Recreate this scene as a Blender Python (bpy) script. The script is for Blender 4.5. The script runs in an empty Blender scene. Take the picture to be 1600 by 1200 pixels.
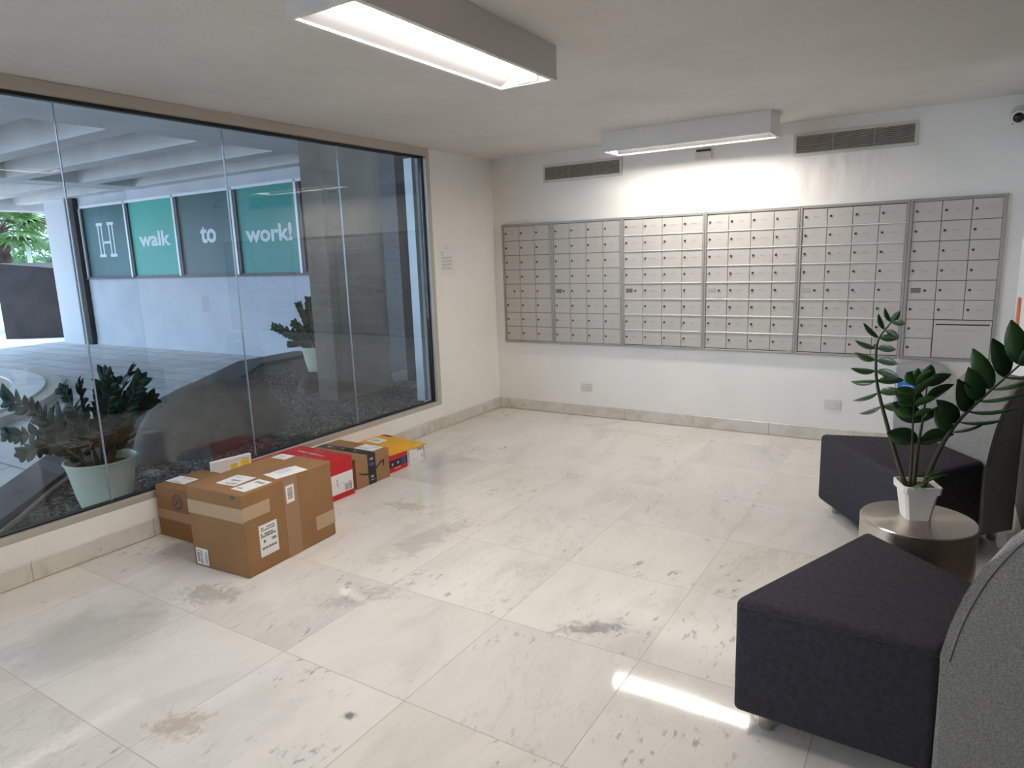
import bpy, bmesh, math, random
from mathutils import Vector, Matrix

S = bpy.context.scene
COL = S.collection
R = math.radians
V = Vector

# ------------------------------------------------------------------ camera
yaw, pitch, roll = R(32.348), R(-10.700), R(-1.979)
cyw, syw, cp, sp = math.cos(yaw), math.sin(yaw), math.cos(pitch), math.sin(pitch)
fw = V((-syw * cp, cyw * cp, sp))
rt = V((cyw, syw, 0))
up = rt.cross(fw)
cr_, sr_ = math.cos(roll), math.sin(roll)
rt, up = rt * cr_ + up * sr_, -rt * sr_ + up * cr_
cam_d = bpy.data.cameras.new('camera')
cam = bpy.data.objects.new('camera', cam_d)
COL.objects.link(cam)
cam.matrix_world = Matrix(((rt.x, up.x, -fw.x, 3.707), (rt.y, up.y, -fw.y, -5.618), (rt.z, up.z, -fw.z, 1.5), (0, 0, 0, 1)))
cam_d.sensor_fit = 'HORIZONTAL'
cam_d.sensor_width = 36.0
cam_d.lens = 1063.05 / 1600 * 36
cam_d.clip_start = 0.02
S.camera = cam

# ------------------------------------------------------------------ world, sun, exposure
LAMP = 88.0
world = bpy.data.worlds.new('sky')
S.world = world
world.use_nodes = True
bg = world.node_tree.nodes['Background']
bg.inputs[0].default_value = (0.55, 0.76, 1.0, 1)
bg.inputs[1].default_value = 6.5
sun_d = bpy.data.lights.new('sun', 'SUN')
sun_d.energy = 8.0
sun_d.angle = R(2)
sun_d.color = (1, .95, .86)
sun = bpy.data.objects.new('sun', sun_d)
sun.rotation_euler = V((.35, .10, -.95)).to_track_quat('-Z', 'Y').to_euler()
sun.location = (-20, -10, 20)
COL.objects.link(sun)
S.view_settings.view_transform = 'Standard'
S.view_settings.look = 'None'
S.view_settings.exposure = 0.0
S.view_settings.gamma = 1.0
S.view_settings.use_curve_mapping = False


# ------------------------------------------------------------------ materials
def mat(name, col, rough=.6, metal=0.0, spec=.5, noise=0.0, nscale=20.0, bump=0.0, bscale=200.0, coat=0.0, col2=None, stretch=None):
    m = bpy.data.materials.new(name)
    m.use_nodes = True
    nt = m.node_tree
    b = nt.nodes['Principled BSDF']
    b.inputs['Base Color'].default_value = (*col, 1)
    b.inputs['Roughness'].default_value = rough
    b.inputs['Metallic'].default_value = metal
    b.inputs['Specular IOR Level'].default_value = spec
    b.inputs['Coat Weight'].default_value = coat
    tc = nt.nodes.new('ShaderNodeTexCoord')
    vec = tc.outputs['Object']
    if stretch:
        mp = nt.nodes.new('ShaderNodeMapping')
        mp.inputs['Scale'].default_value = stretch
        nt.links.new(vec, mp.inputs[0])
        vec = mp.outputs[0]
    if noise or col2:
        n = nt.nodes.new('ShaderNodeTexNoise')
        n.inputs['Scale'].default_value = nscale
        n.inputs['Detail'].default_value = 5
        nt.links.new(vec, n.inputs['Vector'])
        r = nt.nodes.new('ShaderNodeValToRGB')
        c2 = col2 or tuple(c * (1 - noise) for c in col)
        r.color_ramp.elements[0].position = .35
        r.color_ramp.elements[1].position = .65
        r.color_ramp.elements[0].color = (*c2, 1)
        r.color_ramp.elements[1].color = (*col, 1)
        nt.links.new(n.outputs[0], r.inputs[0])
        nt.links.new(r.outputs[0], b.inputs['Base Color'])
    if bump:
        n = nt.nodes.new('ShaderNodeTexNoise')
        n.inputs['Scale'].default_value = bscale
        n.inputs['Detail'].default_value = 3
        nt.links.new(vec, n.inputs['Vector'])
        bp = nt.nodes.new('ShaderNodeBump')
        bp.inputs['Strength'].default_value = bump
        bp.inputs['Distance'].default_value = .01
        nt.links.new(n.outputs[0], bp.inputs['Height'])
        nt.links.new(bp.outputs[0], b.inputs['Normal'])
    return m


def emission(name, col, strength):
    m = bpy.data.materials.new(name)
    m.use_nodes = True
    nt = m.node_tree
    nt.nodes.remove(nt.nodes['Principled BSDF'])
    e = nt.nodes.new('ShaderNodeEmission')
    e.inputs[0].default_value = (*col, 1)
    e.inputs[1].default_value = strength
    nt.links.new(e.outputs[0], nt.nodes['Material Output'].inputs[0])
    return m


def glass_mat(name, tint, ior=1.5):
    m = bpy.data.materials.new(name)
    m.use_nodes = True
    nt = m.node_tree
    nt.nodes.remove(nt.nodes['Principled BSDF'])
    t = nt.nodes.new('ShaderNodeBsdfTransparent')
    t.inputs[0].default_value = (*tint, 1)
    g = nt.nodes.new('ShaderNodeBsdfGlossy')
    g.inputs['Roughness'].default_value = 0.0
    # Schlick reflectance from the angle of view, the same on both faces of the pane
    r0 = ((ior - 1) / (ior + 1)) ** 2
    ge = nt.nodes.new('ShaderNodeNewGeometry')
    dp = nt.nodes.new('ShaderNodeVectorMath')
    dp.operation = 'DOT_PRODUCT'
    nt.links.new(ge.outputs['Normal'], dp.inputs[0])
    nt.links.new(ge.outputs['Incoming'], dp.inputs[1])
    prev = dp.outputs['Value']
    for op, v, flip in (('ABSOLUTE', 0, 0), ('SUBTRACT', 1.0, 1), ('POWER', 5.0, 0), ('MULTIPLY', 1 - r0, 0), ('ADD', r0, 0)):
        q = nt.nodes.new('ShaderNodeMath')
        q.operation = op
        q.inputs[1 - flip].default_value = v
        nt.links.new(prev, q.inputs[flip])
        prev = q.outputs[0]
    f = q
    mx = nt.nodes.new('ShaderNodeMixShader')
    nt.links.new(f.outputs[0], mx.inputs[0])
    nt.links.new(t.outputs[0], mx.inputs[1])
    nt.links.new(g.outputs[0], mx.inputs[2])
    nt.links.new(mx.outputs[0], nt.nodes['Material Output'].inputs[0])
    return m


class NT:
    """small node-graph helper"""
    def __init__(s, m):
        s.nt = m.node_tree

    def n(s, typ, ins=None, **kw):
        nd = s.nt.nodes.new(typ)
        for k, v in kw.items():
            setattr(nd, k, v)
        for k, v in (ins or {}).items():
            if hasattr(v, 'links') or isinstance(v, bpy.types.NodeSocket):
                s.nt.links.new(v, nd.inputs[k])
            else:
                nd.inputs[k].default_value = v
        return nd

    def math(s, op, a, b=0.0, c=None):
        d = {0: a, 1: b}
        if c is not None:
            d[2] = c
        return s.n('ShaderNodeMath', d, operation=op).outputs[0]

    def ramp(s, f, stops):
        r = s.n('ShaderNodeValToRGB', {0: f})
        els = r.color_ramp.elements
        els[0].position, els[0].color = stops[0][0], (*stops[0][1], 1)
        els[1].position, els[1].color = stops[-1][0], (*stops[-1][1], 1)
        for p, c in stops[1:-1]:
            e = els.new(p)
            e.color = (*c, 1)
        return r.outputs[0]

    def mix(s, f, a, b, mode='MIX'):
        m = s.n('ShaderNodeMix', data_type='RGBA', blend_type=mode)
        for k, v in ((0, f), (6, a), (7, b)):
            if isinstance(v, bpy.types.NodeSocket):
                s.nt.links.new(v, m.inputs[k])
            else:
                m.inputs[k].default_value = v if k == 0 else (*v, 1)
        return m.outputs[2]


def marble_floor():
    m = mat('white_marble_tiles', (.7, .69, .66), .16)
    b = m.node_tree.nodes['Principled BSDF']
    g = NT(m)
    pos = g.n('ShaderNodeNewGeometry').outputs['Position']
    sx = g.n('ShaderNodeSeparateXYZ', {0: pos})
    T = .6165
    tx = g.math('DIVIDE', g.math('SUBTRACT', sx.outputs[0], 1.614), T)
    ty = g.math('DIVIDE', g.math('SUBTRACT', sx.outputs[1], -3.438), T)
    ix, iy = g.math('FLOOR', tx), g.math('FLOOR', ty)
    fx, fy = g.math('FRACT', tx), g.math('FRACT', ty)
    ex = g.math('MINIMUM', fx, g.math('SUBTRACT', 1.0, fx))
    ey = g.math('MINIMUM', fy, g.math('SUBTRACT', 1.0, fy))
    edge = g.math('MINIMUM', ex, ey)
    grout = g.math('LESS_THAN', edge, .0038)
    cid = g.n('ShaderNodeCombineXYZ', {0: ix, 1: iy, 2: 0.0}).outputs[0]
    wn = g.n('ShaderNodeTexWhiteNoise', {0: cid}, noise_dimensions='3D')
    rnd = wn.outputs[0]
    off = g.n('ShaderNodeVectorMath', {0: wn.outputs[1], 1: (37., 41., 29.)}, operation='MULTIPLY').outputs[0]
    p2 = g.n('ShaderNodeVectorMath', {0: pos, 1: off}, operation='ADD').outputs[0]
    ang = g.math('MULTIPLY', g.math('SUBTRACT', wn.outputs[0], .5), .5)
    rot = g.n('ShaderNodeVectorRotate', {0: p2, 'Angle': ang}, rotation_type='Z_AXIS').outputs[0]
    mp = g.n('ShaderNodeMapping', {0: rot, 3: (2.2, .8, 1.)}).outputs[0]
    cloud = g.n('ShaderNodeTexNoise', {0: mp, 'Scale': 1.6, 'Detail': 6., 'Roughness': .6, 'Distortion': .6}).outputs[0]
    base = g.ramp(cloud, [(.28, (.60, .59, .565)), (.46, (.69, .675, .645)), (.7, (.74, .725, .695))])
    # per-tile tone: a few greyer or warmer slabs
    tone = g.ramp(rnd, [(.0, (.86, .86, .865)), (.10, (.97, .97, .97)), (.6, (1., 1., 1.)), (.86, (1., .985, .955)), (1., (.95, .93, .90))])
    col = g.mix(1.0, base, tone, 'MULTIPLY')
    # soft grey veins
    vn = g.n('ShaderNodeTexNoise', {0: mp, 'Scale': 2.6, 'Detail': 8., 'Roughness': .62, 'Distortion': 1.4}).outputs[0]
    vein = g.math('ABSOLUTE', g.math('SUBTRACT', vn, .5))
    vmask = g.ramp(vein, [(.0, (1, 1, 1)), (.022, (0, 0, 0))])
    gate = g.n('ShaderNodeTexNoise', {0: rot, 'Scale': 1.3, 'Detail': 2.}).outputs[0]
    gmask = g.ramp(gate, [(.52, (0, 0, 0)), (.68, (1, 1, 1))])
    vm = g.math('MULTIPLY', g.math('MULTIPLY', vmask, gmask), .36)
    col = g.mix(vm, col, (.40, .385, .36))
    # dark mineral flecks in clusters
    fl = g.n('ShaderNodeTexNoise', {0: mp, 'Scale': 16., 'Detail': 5., 'Roughness': .65}).outputs[0]
    fmask = g.ramp(fl, [(.58, (0, 0, 0)), (.66, (1, 1, 1))])
    cl = g.n('ShaderNodeTexNoise', {0: rot, 'Scale': 2.1, 'Detail': 3.}).outputs[0]
    cmask = g.ramp(cl, [(.50, (0, 0, 0)), (.62, (1, 1, 1))])
    col = g.mix(g.math('MULTIPLY', g.math('MULTIPLY', fmask, cmask), .62), col, (.22, .215, .20))
    # ochre stains
    oc = g.n('ShaderNodeTexNoise', {0: p2, 'Scale': 1.9, 'Detail': 6., 'Roughness': .7}).outputs[0]
    om = g.ramp(oc, [(.60, (0, 0, 0)), (.80, (.5, .5, .5))])
    col = g.mix(om, col, (.62, .53, .40))
    for (cx, cy, rx, ry, an, st, sc, c) in ((2.60, -3.32, .17, .055, 35, .62, 14., (.17, .165, .16)), (1.42, -2.98, .10, .30, -8, .42, 9., (.36, .345, .32)),
                                            (.93, -3.90, .16, .09, 20, .50, 16., (.24, .22, .19)), (.76, -4.37, .27, .30, 0, .34, 2., (.34, .33, .32)),
                                            (1.00, -2.60, .16, .07, 20, .45, 16., (.40, .32, .22)), (1.66, -4.52, .10, .07, 30, .55, 18., (.36, .27, .18)),
                                            (1.56, -3.60, .20, .07, 50, .35, 16., (.26, .25, .24)), (.62, -1.66, .20, .30, 0, .30, 3., (.42, .41, .40)),
                                            (2.12, -4.21, .03, .02, 0, .9, 6., (.18, .175, .17))):
        dv = g.n('ShaderNodeVectorMath', {0: pos, 1: (cx, cy, 0.)}, operation='SUBTRACT').outputs[0]
        dr = g.n('ShaderNodeVectorRotate', {0: dv, 'Angle': R(-an)}, rotation_type='Z_AXIS').outputs[0]
        ds = g.n('ShaderNodeVectorMath', {0: dr, 1: (1 / rx, 1 / ry, 0.)}, operation='MULTIPLY').outputs[0]
        ln = g.n('ShaderNodeVectorMath', {0: ds}, operation='LENGTH').outputs['Value']
        nz = g.n('ShaderNodeTexNoise', {0: pos, 'Scale': sc, 'Detail': 6., 'Roughness': .7, 'Distortion': .8}).outputs[0]
        k = g.math('SUBTRACT', g.math('MULTIPLY', nz, 2.6), g.math('ADD', .55, g.math('MULTIPLY', ln, .65)))
        k = g.n('ShaderNodeClamp', {0: g.math('MULTIPLY', k, 2.2)}).outputs[0]
        col = g.mix(g.math('MULTIPLY', k, st), col, c)
    col = g.mix(g.math('MULTIPLY', grout, .75), col, (.36, .32, .27))
    m.node_tree.links.new(col, b.inputs['Base Color'])
    rn = g.n('ShaderNodeTexNoise', {0: pos, 'Scale': 3.5, 'Detail': 4.}).outputs[0]
    rr = g.n('ShaderNodeMapRange', {0: rn, 1: .3, 2: .7, 3: .035, 4: .075}).outputs[0]
    m.node_tree.links.new(g.math('ADD', rr, g.math('MULTIPLY', grout, .4)), b.inputs['Roughness'])
    return m


def marble_base():
    m = mat('marble_skirting', (.62, .59, .53), .3, noise=.12, nscale=6)
    b = m.node_tree.nodes['Principled BSDF']
    g = NT(m)
    pos = g.n('ShaderNodeNewGeometry').outputs['Position']
    sx = g.n('ShaderNodeSeparateXYZ', {0: pos})
    n1 = g.n('ShaderNodeTexNoise', {0: pos, 'Scale': 5., 'Detail': 7., 'Roughness': .65, 'Distortion': .8}).outputs[0]
    col = g.ramp(n1, [(.3, (.50, .45, .37)), (.5, (.64, .61, .55)), (.7, (.70, .68, .63))])
    s = g.math('ADD', sx.outputs[0], sx.outputs[1])
    fr = g.math('FRACT', g.math('DIVIDE', g.math('ADD', s, 20.36), .62))
    jt = g.math('LESS_THAN', fr, .008)
    n2 = g.n('ShaderNodeTexNoise', {0: pos, 'Scale': 11., 'Detail': 5.}).outputs[0]
    spot = g.ramp(n2, [(.66, (0, 0, 0)), (.74, (.5, .5, .5))])
    col = g.mix(spot, col, (.26, .22, .16))
    col = g.mix(g.math('MULTIPLY', jt, .7), col, (.30, .23, .14))
    low = g.math('LESS_THAN', sx.outputs[2], .006)
    col = g.mix(g.math('MULTIPLY', low, .7), col, (.45, .30, .12))
    m.node_tree.links.new(col, b.inputs['Base Color'])
    return m


def paving():
    m = mat('stone_paving', (.5, .5, .5), .55)
    b = m.node_tree.nodes['Principled BSDF']
    g = NT(m)
    pos = g.n('ShaderNodeNewGeometry').outputs['Position']
    br = g.n('ShaderNodeTexBrick', {0: pos, 'Color1': (.74, .72, .70, 1), 'Color2': (.64, .62, .60, 1), 'Mortar': (.30, .30, .31, 1), 'Scale': 1.0, 'Mortar Size': .012, 'Brick Width': 2.4, 'Row Height': .42})
    n1 = g.n('ShaderNodeTexNoise', {0: pos, 'Scale': 2.2, 'Detail': 7., 'Roughness': .7}).outputs[0]
    t = g.ramp(n1, [(.3, (.72, .72, .74)), (.6, (1, 1, 1))])
    m.node_tree.links.new(g.mix(1., br.outputs[0], t, 'MULTIPLY'), b.inputs['Base Color'])
    return m


def gravel_mat():
    m = mat('dark_gravel', (.2, .19, .17), .85)
    b = m.node_tree.nodes['Principled BSDF']
    g = NT(m)
    pos = g.n('ShaderNodeNewGeometry').outputs['Position']
    v = g.n('ShaderNodeTexVoronoi', {0: pos, 'Scale': 55.})
    sx = g.n('ShaderNodeSeparateColor', {0: v.outputs[1]})
    c = g.ramp(sx.outputs[0], [(.0, (.045, .04, .033)), (.5, (.11, .10, .082)), (1., (.24, .22, .185))])
    bp = g.n('ShaderNodeBump', {'Strength': .9, 'Distance': .02, 'Height': g.math('SUBTRACT', 1.0, v.outputs[0])})
    m.node_tree.links.new(c, b.inputs['Base Color'])
    m.node_tree.links.new(bp.outputs[0], b.inputs['Normal'])
    return m


def plaster(name, col, stain=0.0):
    m = mat(name, col, .75, bump=.10, bscale=60)
    if stain:
        b = m.node_tree.nodes['Principled BSDF']
        g = NT(m)
        pos = g.n('ShaderNodeNewGeometry').outputs['Position']
        n1 = g.n('ShaderNodeTexNoise', {0: pos, 'Scale': 1.7, 'Detail': 6., 'Roughness': .6}).outputs[0]
        t = g.ramp(n1, [(.35, tuple(c * (1 - stain) for c in col)), (.62, col)])
        m.node_tree.links.new(t, b.inputs['Base Color'])
    return m


M = {}
M['floor'] = marble_floor()
M['skirt'] = marble_base()
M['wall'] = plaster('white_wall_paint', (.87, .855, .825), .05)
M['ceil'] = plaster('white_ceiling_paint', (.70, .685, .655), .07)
M['alu'] = mat('satin_aluminium', (.52, .49, .44), .45, .3)
M['alu_cool'] = mat('grey_metal_angle', (.55, .60, .62), .45, .3)
M['gasket'] = mat('black_gasket', (.012, .012, .013), .5)
M['glass'] = glass_mat('tinted_window_glass', (.75, .78, .81), 1.75)
M['joint'] = mat('silicone_joint', (.34, .36, .38), .3, .2)
M['paving'] = paving()
M['gravel'] = gravel_mat()
M['curb'] = mat('slate_grey_curb', (.065, .068, .075), .7, noise=.2, nscale=6)
M['bluewall'] = plaster('painted_render', (.62, .63, .66), .12)
M['soffit'] = plaster('old_white_concrete', (.72, .70, .68), .14)
M['pillar'] = plaster('pale_pillar_paint', (.66, .66, .68), .05)
M['brown'] = mat('dark_brown_concrete', (.045, .033, .032), .75, noise=.4, nscale=3)
M['conc'] = mat('rough_concrete', (.20, .165, .125), .8, noise=.25, nscale=4, bump=.3, bscale=25)
M['darkwall'] = mat('dark_grey_render', (.065, .06, .055), .85, noise=.2, nscale=3)
M['rock'] = mat('brown_boulder', (.13, .112, .085), .85, noise=.4, nscale=7, bump=.5, bscale=25)
M['box_alu'] = mat('brushed_aluminium_door', (.54, .52, .49), .6, .1, spec=.2, noise=.06, nscale=40, stretch=(1, 1, 12))
M['rail_alu'] = mat('bright_aluminium_rail', (.76, .75, .72), .4, .2)
M['frame_alu'] = mat('aluminium_frame', (.36, .345, .32), .45, .4)
M['panel'] = mat('dark_wall_panelling', (.075, .065, .058), .55, noise=.3, nscale=3)
M['gap'] = mat('dark_gap', (.10, .095, .085), .7)
M['lock'] = mat('dark_lock', (.07, .062, .045), .35, .6)
M['plate_dark'] = mat('grey_engraving', (.43, .415, .385), .5, .3)
M['plaque'] = mat('dark_plaque', (.16, .14, .145), .5)
M['black'] = mat('matte_black', (.015, .015, .016), .5)
M['blackgloss'] = mat('gloss_black', (.006, .006, .007), .08)
M['white'] = mat('white_paper', (.80, .80, .80), .6)
M['ink'] = mat('grey_ink', (.17, .17, .18), .7)
M['ink_pale'] = mat('pale_grey_ink', (.48, .47, .46), .7)
M['kraft'] = mat('kraft_cardboard', (.318, .178, .085), .85, spec=.15, noise=.10, nscale=5, bump=.06, bscale=40)
M['kraft_small'] = mat('brown_cardboard', (.268, .142, .066), .85, spec=.15, noise=.10, nscale=5)
M['kraft_pale'] = mat('pale_kraft_cardboard', (.36, .21, .11), .85, spec=.15, noise=.08, nscale=6)
M['tape'] = mat('tan_packing_tape', (.46, .33, .20), .35)
M['tape_clear'] = mat('clear_packing_tape', (.33, .195, .105), .3)
M['tape_black'] = mat('black_printed_tape', (.018, .019, .024), .3)
M['tape_blue'] = mat('blue_tape_print', (.03, .06, .16), .4)
M['red'] = mat('red_card', (.56, .012, .018), .45)
M['pinkwhite'] = mat('pale_pink_print', (.85, .55, .55), .5)
M['yellow'] = mat('yellow_padded_paper', (.80, .42, .03), .55, noise=.08, nscale=9)
M['yellow_print'] = mat('yellow_print', (.85, .62, .03), .6)
M['blue_print'] = mat('blue_print', (.06, .10, .32), .6)
M['maroon'] = mat('maroon_print', (.22, .01, .03), .6)
M['navy'] = mat('charcoal_felt', (.050, .047, .058), .92, spec=.2, noise=.25, nscale=60, bump=.15, bscale=350)
M['wool'] = mat('grey_melange_wool', (.32, .31, .287), .95, spec=.15, col2=(.19, .184, .17), nscale=240, bump=.25, bscale=300)
M['seam'] = mat('dark_grey_seam', (.06, .06, .058), .9)
M['chrome'] = mat('satin_chrome', (.60, .57, .53), .25, 1.0)
M['steel'] = mat('brushed_steel', (.66, .60, .52), .36, 1.0, noise=.10, nscale=14, stretch=(1, 1, 30))
M['potwhite'] = mat('white_ceramic', (.75, .73, .69), .35, bump=.12, bscale=70)
M['potcream'] = mat('cream_plastic', (.66, .67, .50), .35)
M['soil'] = mat('dry_soil', (.16, .10, .06), .95, noise=.6, nscale=60, bump=.9, bscale=120)
M['leaf'] = mat('zz_leaf', (.018, .066, .016), .30, noise=.35, nscale=9)
M['leaf_pale'] = mat('young_leaf', (.045, .15, .03), .30, noise=.3, nscale=9)
M['leaf_dark'] = mat('dark_zz_leaf', (.010, .034, .010), .5, spec=.2, noise=.35, nscale=9)
M['stem'] = mat('zz_stem', (.050, .048, .020), .5, noise=.3, nscale=20)
M['housing'] = mat('white_powder_coat', (.76, .73, .70), .5)
M['tray'] = mat('white_reflector', (.85, .85, .84), .35)
M['wing'] = mat('glare_darkened_reflector', (.095, .095, .098), .6)  # white reflector, colour darkened to hold down the diffuser's glare on it
M['lens'] = emission('lit_diffuser', (1.0, .925, .835), LAMP)
M['lens_assumed'] = emission('assumed_lit_diffuser', (1.0, .925, .835), LAMP)
M['lens_far'] = emission('softer_lit_diffuser', (1.0, .925, .835), LAMP * .6)
M['vent'] = mat('vent_metal', (.62, .59, .54), .5, .2)
M['slat'] = mat('vent_slat', (.50, .46, .40), .5, .2)
M['ivory'] = mat('ivory_plastic', (.66, .62, .54), .45)
M['outlet'] = mat('white_plastic', (.68, .66, .63), .4)
M['orange'] = mat('orange_sign', (.75, .17, .035), .5)
M['bin'] = mat('pale_grey_plastic', (.34, .34, .36), .5)
M['blue'] = mat('blue_notice', (.035, .20, .62), .5)
M['film_a'] = mat('grey_teal_film', (.075, .185, .185), .4, spec=.25, noise=.3, nscale=1.2)
M['film_b'] = mat('bright_teal_film', (.035, .42, .335), .4, spec=.25)
M['film_c'] = mat('dark_teal_film', (.05, .125, .128), .35, spec=.25)
M['film_d'] = mat('teal_film', (.025, .30, .25), .35, spec=.3)
M['clear_dark'] = mat('dark_clear_glass', (.02, .022, .025), .05)
M['green'] = mat('green_print', (.06, .25, .05), .4)
M['letter'] = mat('white_vinyl', (.78, .83, .82), .5)
M['mullion'] = mat('pale_aluminium', (.82, .82, .82), .45, .2)
M['dark_mull'] = mat('dark_frame_metal', (.09, .08, .085), .5)
M['palm_leaf'] = mat('palm_leaf', (.12, .24, .045), .5, noise=.4, nscale=3)
M['trunk'] = mat('palm_trunk', (.11, .065, .05), .9, noise=.6, nscale=6)
M['tree_leaf'] = mat('tree_leaf', (.14, .30, .09), .6, noise=.4, nscale=2)
M['far_white'] = mat('white_facade', (.78, .80, .82), .7)
M['far_glass'] = mat('dark_window', (.03, .04, .06), .2)
M['curb_white'] = mat('white_curb_paint', (.92, .91, .89), .6, noise=.12, nscale=3)
M['curb_beige'] = mat('beige_curb_stone', (.70, .62, .52), .7)
M['hose'] = mat('beige_edging', (.30, .28, .24), .6)


def brushed(m, axis='Z'):
    nt = m.node_tree
    b = nt.nodes['Principled BSDF']
    b.inputs['Anisotropic'].default_value = .8
    b.inputs['Anisotropic Rotation'].default_value = .25
    tg = nt.nodes.new('ShaderNodeTangent')
    tg.direction_type = 'RADIAL'
    tg.axis = axis
    nt.links.new(tg.outputs[0], b.inputs['Tangent'])
    return m


# ------------------------------------------------------------------ mesh builder
class MB:
    def __init__(s):
        s.bm = bmesh.new()

    def _mi(s, faces, mi):
        for f in faces:
            f.material_index = mi

    def box(s, a, b, mi=0, bev=0.0, seg=1, mx=None):
        x0, y0, z0 = a
        x1, y1, z1 = b
        vs = [s.bm.verts.new(p) for p in ((x0, y0, z0), (x1, y0, z0), (x1, y1, z0), (x0, y1, z0), (x0, y0, z1), (x1, y0, z1), (x1, y1, z1), (x0, y1, z1))]
        fs = [s.bm.faces.new([vs[i] for i in q]) for q in ((0, 3, 2, 1), (4, 5, 6, 7), (0, 1, 5, 4), (1, 2, 6, 5), (2, 3, 7, 6), (3, 0, 4, 7))]
        s._mi(fs, mi)
        if mx:
            bmesh.ops.transform(s.bm, matrix=mx, verts=vs)
        if bev:
            es = list({e for f in fs for e in f.edges})
            r = bmesh.ops.bevel(s.bm, geom=es, offset=bev, segments=seg, affect='EDGES', profile=.5, clamp_overlap=True)
            s._mi(r['faces'], mi)
        return s

    def prism(s, poly, z0, z1, mi=0, bev=0.0, seg=2, axis='z', top_only=False):
        """extrude a 2D polygon (counter-clockwise) along an axis"""
        def P(p, t):
            return {'z': (p[0], p[1], t), 'y': (p[0], t, p[1]), 'x': (t, p[0], p[1])}[axis]
        lo = [s.bm.verts.new(P(p, z0)) for p in poly]
        hi = [s.bm.verts.new(P(p, z1)) for p in poly]
        n = len(poly)
        fs = [s.bm.faces.new(list(reversed(lo))), s.bm.faces.new(hi)]
        for i in range(n):
            fs.append(s.bm.faces.new((lo[i], lo[(i + 1) % n], hi[(i + 1) % n], hi[i])))
        s._mi(fs, mi)
        if bev:
            es = list(fs[1].edges) if top_only else list({e for f in fs for e in f.edges})
            r = bmesh.ops.bevel(s.bm, geom=es, offset=bev, segments=seg, affect='EDGES', profile=.5, clamp_overlap=True)
            s._mi(r['faces'], mi)
        return s

    def lathe(s, prof, c=(0, 0, 0), n=40, mi=0, cap=True):
        rings = []
        for r, z in prof:
            rings.append([s.bm.verts.new((c[0] + r * math.cos(2 * math.pi * i / n), c[1] + r * math.sin(2 * math.pi * i / n), c[2] + z)) for i in range(n)])
        fs = []
        for a, b in zip(rings, rings[1:]):
            for i in range(n):
                fs.append(s.bm.faces.new((a[i], a[(i + 1) % n], b[(i + 1) % n], b[i])))
        if cap:
            fs.append(s.bm.faces.new(list(reversed(rings[0]))))
            fs.append(s.bm.faces.new(rings[-1]))
        s._mi(fs, mi)
        return s

    def tube(s, pts, radii, n=8, mi=0):
        pts = [V(p) for p in pts]
        if not hasattr(radii, '__len__'):
            radii = [radii] * len(pts)
        rings = []
        ref = V((0, 0, 1))
        for i, p in enumerate(pts):
            t = (pts[min(i + 1, len(pts) - 1)] - pts[max(i - 1, 0)]).normalized()
            a = t.cross(ref)
            if a.length < .1:
                a = t.cross(V((0, 1, 0)))
            a.normalize()
            b = t.cross(a).normalized()
            rings.append([s.bm.verts.new(p + (a * math.cos(2 * math.pi * k / n) + b * math.sin(2 * math.pi * k / n)) * radii[i]) for k in range(n)])
        fs = []
        for a, b in zip(rings, rings[1:]):
            for i in range(n):
                fs.append(s.bm.faces.new((a[i], b[i], b[(i + 1) % n], a[(i + 1) % n])))
        fs.append(s.bm.faces.new(rings[0]))
        fs.append(s.bm.faces.new(list(reversed(rings[-1]))))
        s._mi(fs, mi)
        return s

    def leaf(s, base, d, nrm, L, W, mi=0, curl=.12, nu=7):
        """pointed oval leaf blade with a folded midrib, a little thickness and a drooping tip"""
        d = d.normalized()
        nrm = (nrm - d * nrm.dot(d)).normalized()
        sd = d.cross(nrm)
        top, bot = [], []
        for i in range(nu + 1):
            u = i / nu
            w = W * .5 * (math.sin(math.pi * min(1, (u * .97 + .02) ** .85))) ** .75
            c = base + d * (L * u) - nrm * (curl * L * u * u)
            row = []
            for k in (-1, 0, 1):
                row.append(c + sd * (w * k) + nrm * (abs(k) * w * .28))
            top.append([s.bm.verts.new(p) for p in row])
            bot.append([s.bm.verts.new(p - nrm * (.0012 if k != 1 else .0022)) for k, p in enumerate(row)])
        fs = []
        for i in range(nu):
            for k in (0, 1):
                fs.append(s.bm.faces.new((top[i][k], top[i][k + 1], top[i + 1][k + 1], top[i + 1][k])))
                fs.append(s.bm.faces.new((bot[i][k], bot[i + 1][k], bot[i + 1][k + 1], bot[i][k + 1])))
            fs.append(s.bm.faces.new((top[i][0], top[i + 1][0], bot[i + 1][0], bot[i][0])))
            fs.append(s.bm.faces.new((top[i][2], bot[i][2], bot[i + 1][2], top[i + 1][2])))
        s._mi(fs, mi)
        return s

    def build(s, name, mats, parent=None, smooth=False, loc=None, angle=None):
        bmesh.ops.recalc_face_normals(s.bm, faces=s.bm.faces)
        me = bpy.data.meshes.new(name)
        s.bm.to_mesh(me)
        s.bm.free()
        for m in (mats if isinstance(mats, (list, tuple)) else [mats]):
            me.materials.append(m)
        if smooth:
            for p in me.polygons:
                p.use_smooth = True
            if angle:
                me.set_sharp_from_angle(angle=R(angle))
        o = bpy.data.objects.new(name, me)
        COL.objects.link(o)
        if parent:
            o.parent = parent
        if loc:
            o.location = loc
        return o


def tag(o, label=None, cat=None, group=None, kind=None):
    if label:
        o['label'] = label
    if cat:
        o['category'] = cat
    if group:
        o['group'] = group
    if kind:
        o['kind'] = kind
    return o


def thing(name, label, cat, loc=(0, 0, 0), rz=0.0, group=None):
    o = bpy.data.objects.new(name, None)
    COL.objects.link(o)
    o.location = loc
    o.rotation_euler = (0, 0, rz)
    o.empty_display_size = .1
    return tag(o, label, cat, group)


def structure(o, label=None):
    return tag(o, label, None, None, 'structure')


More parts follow.
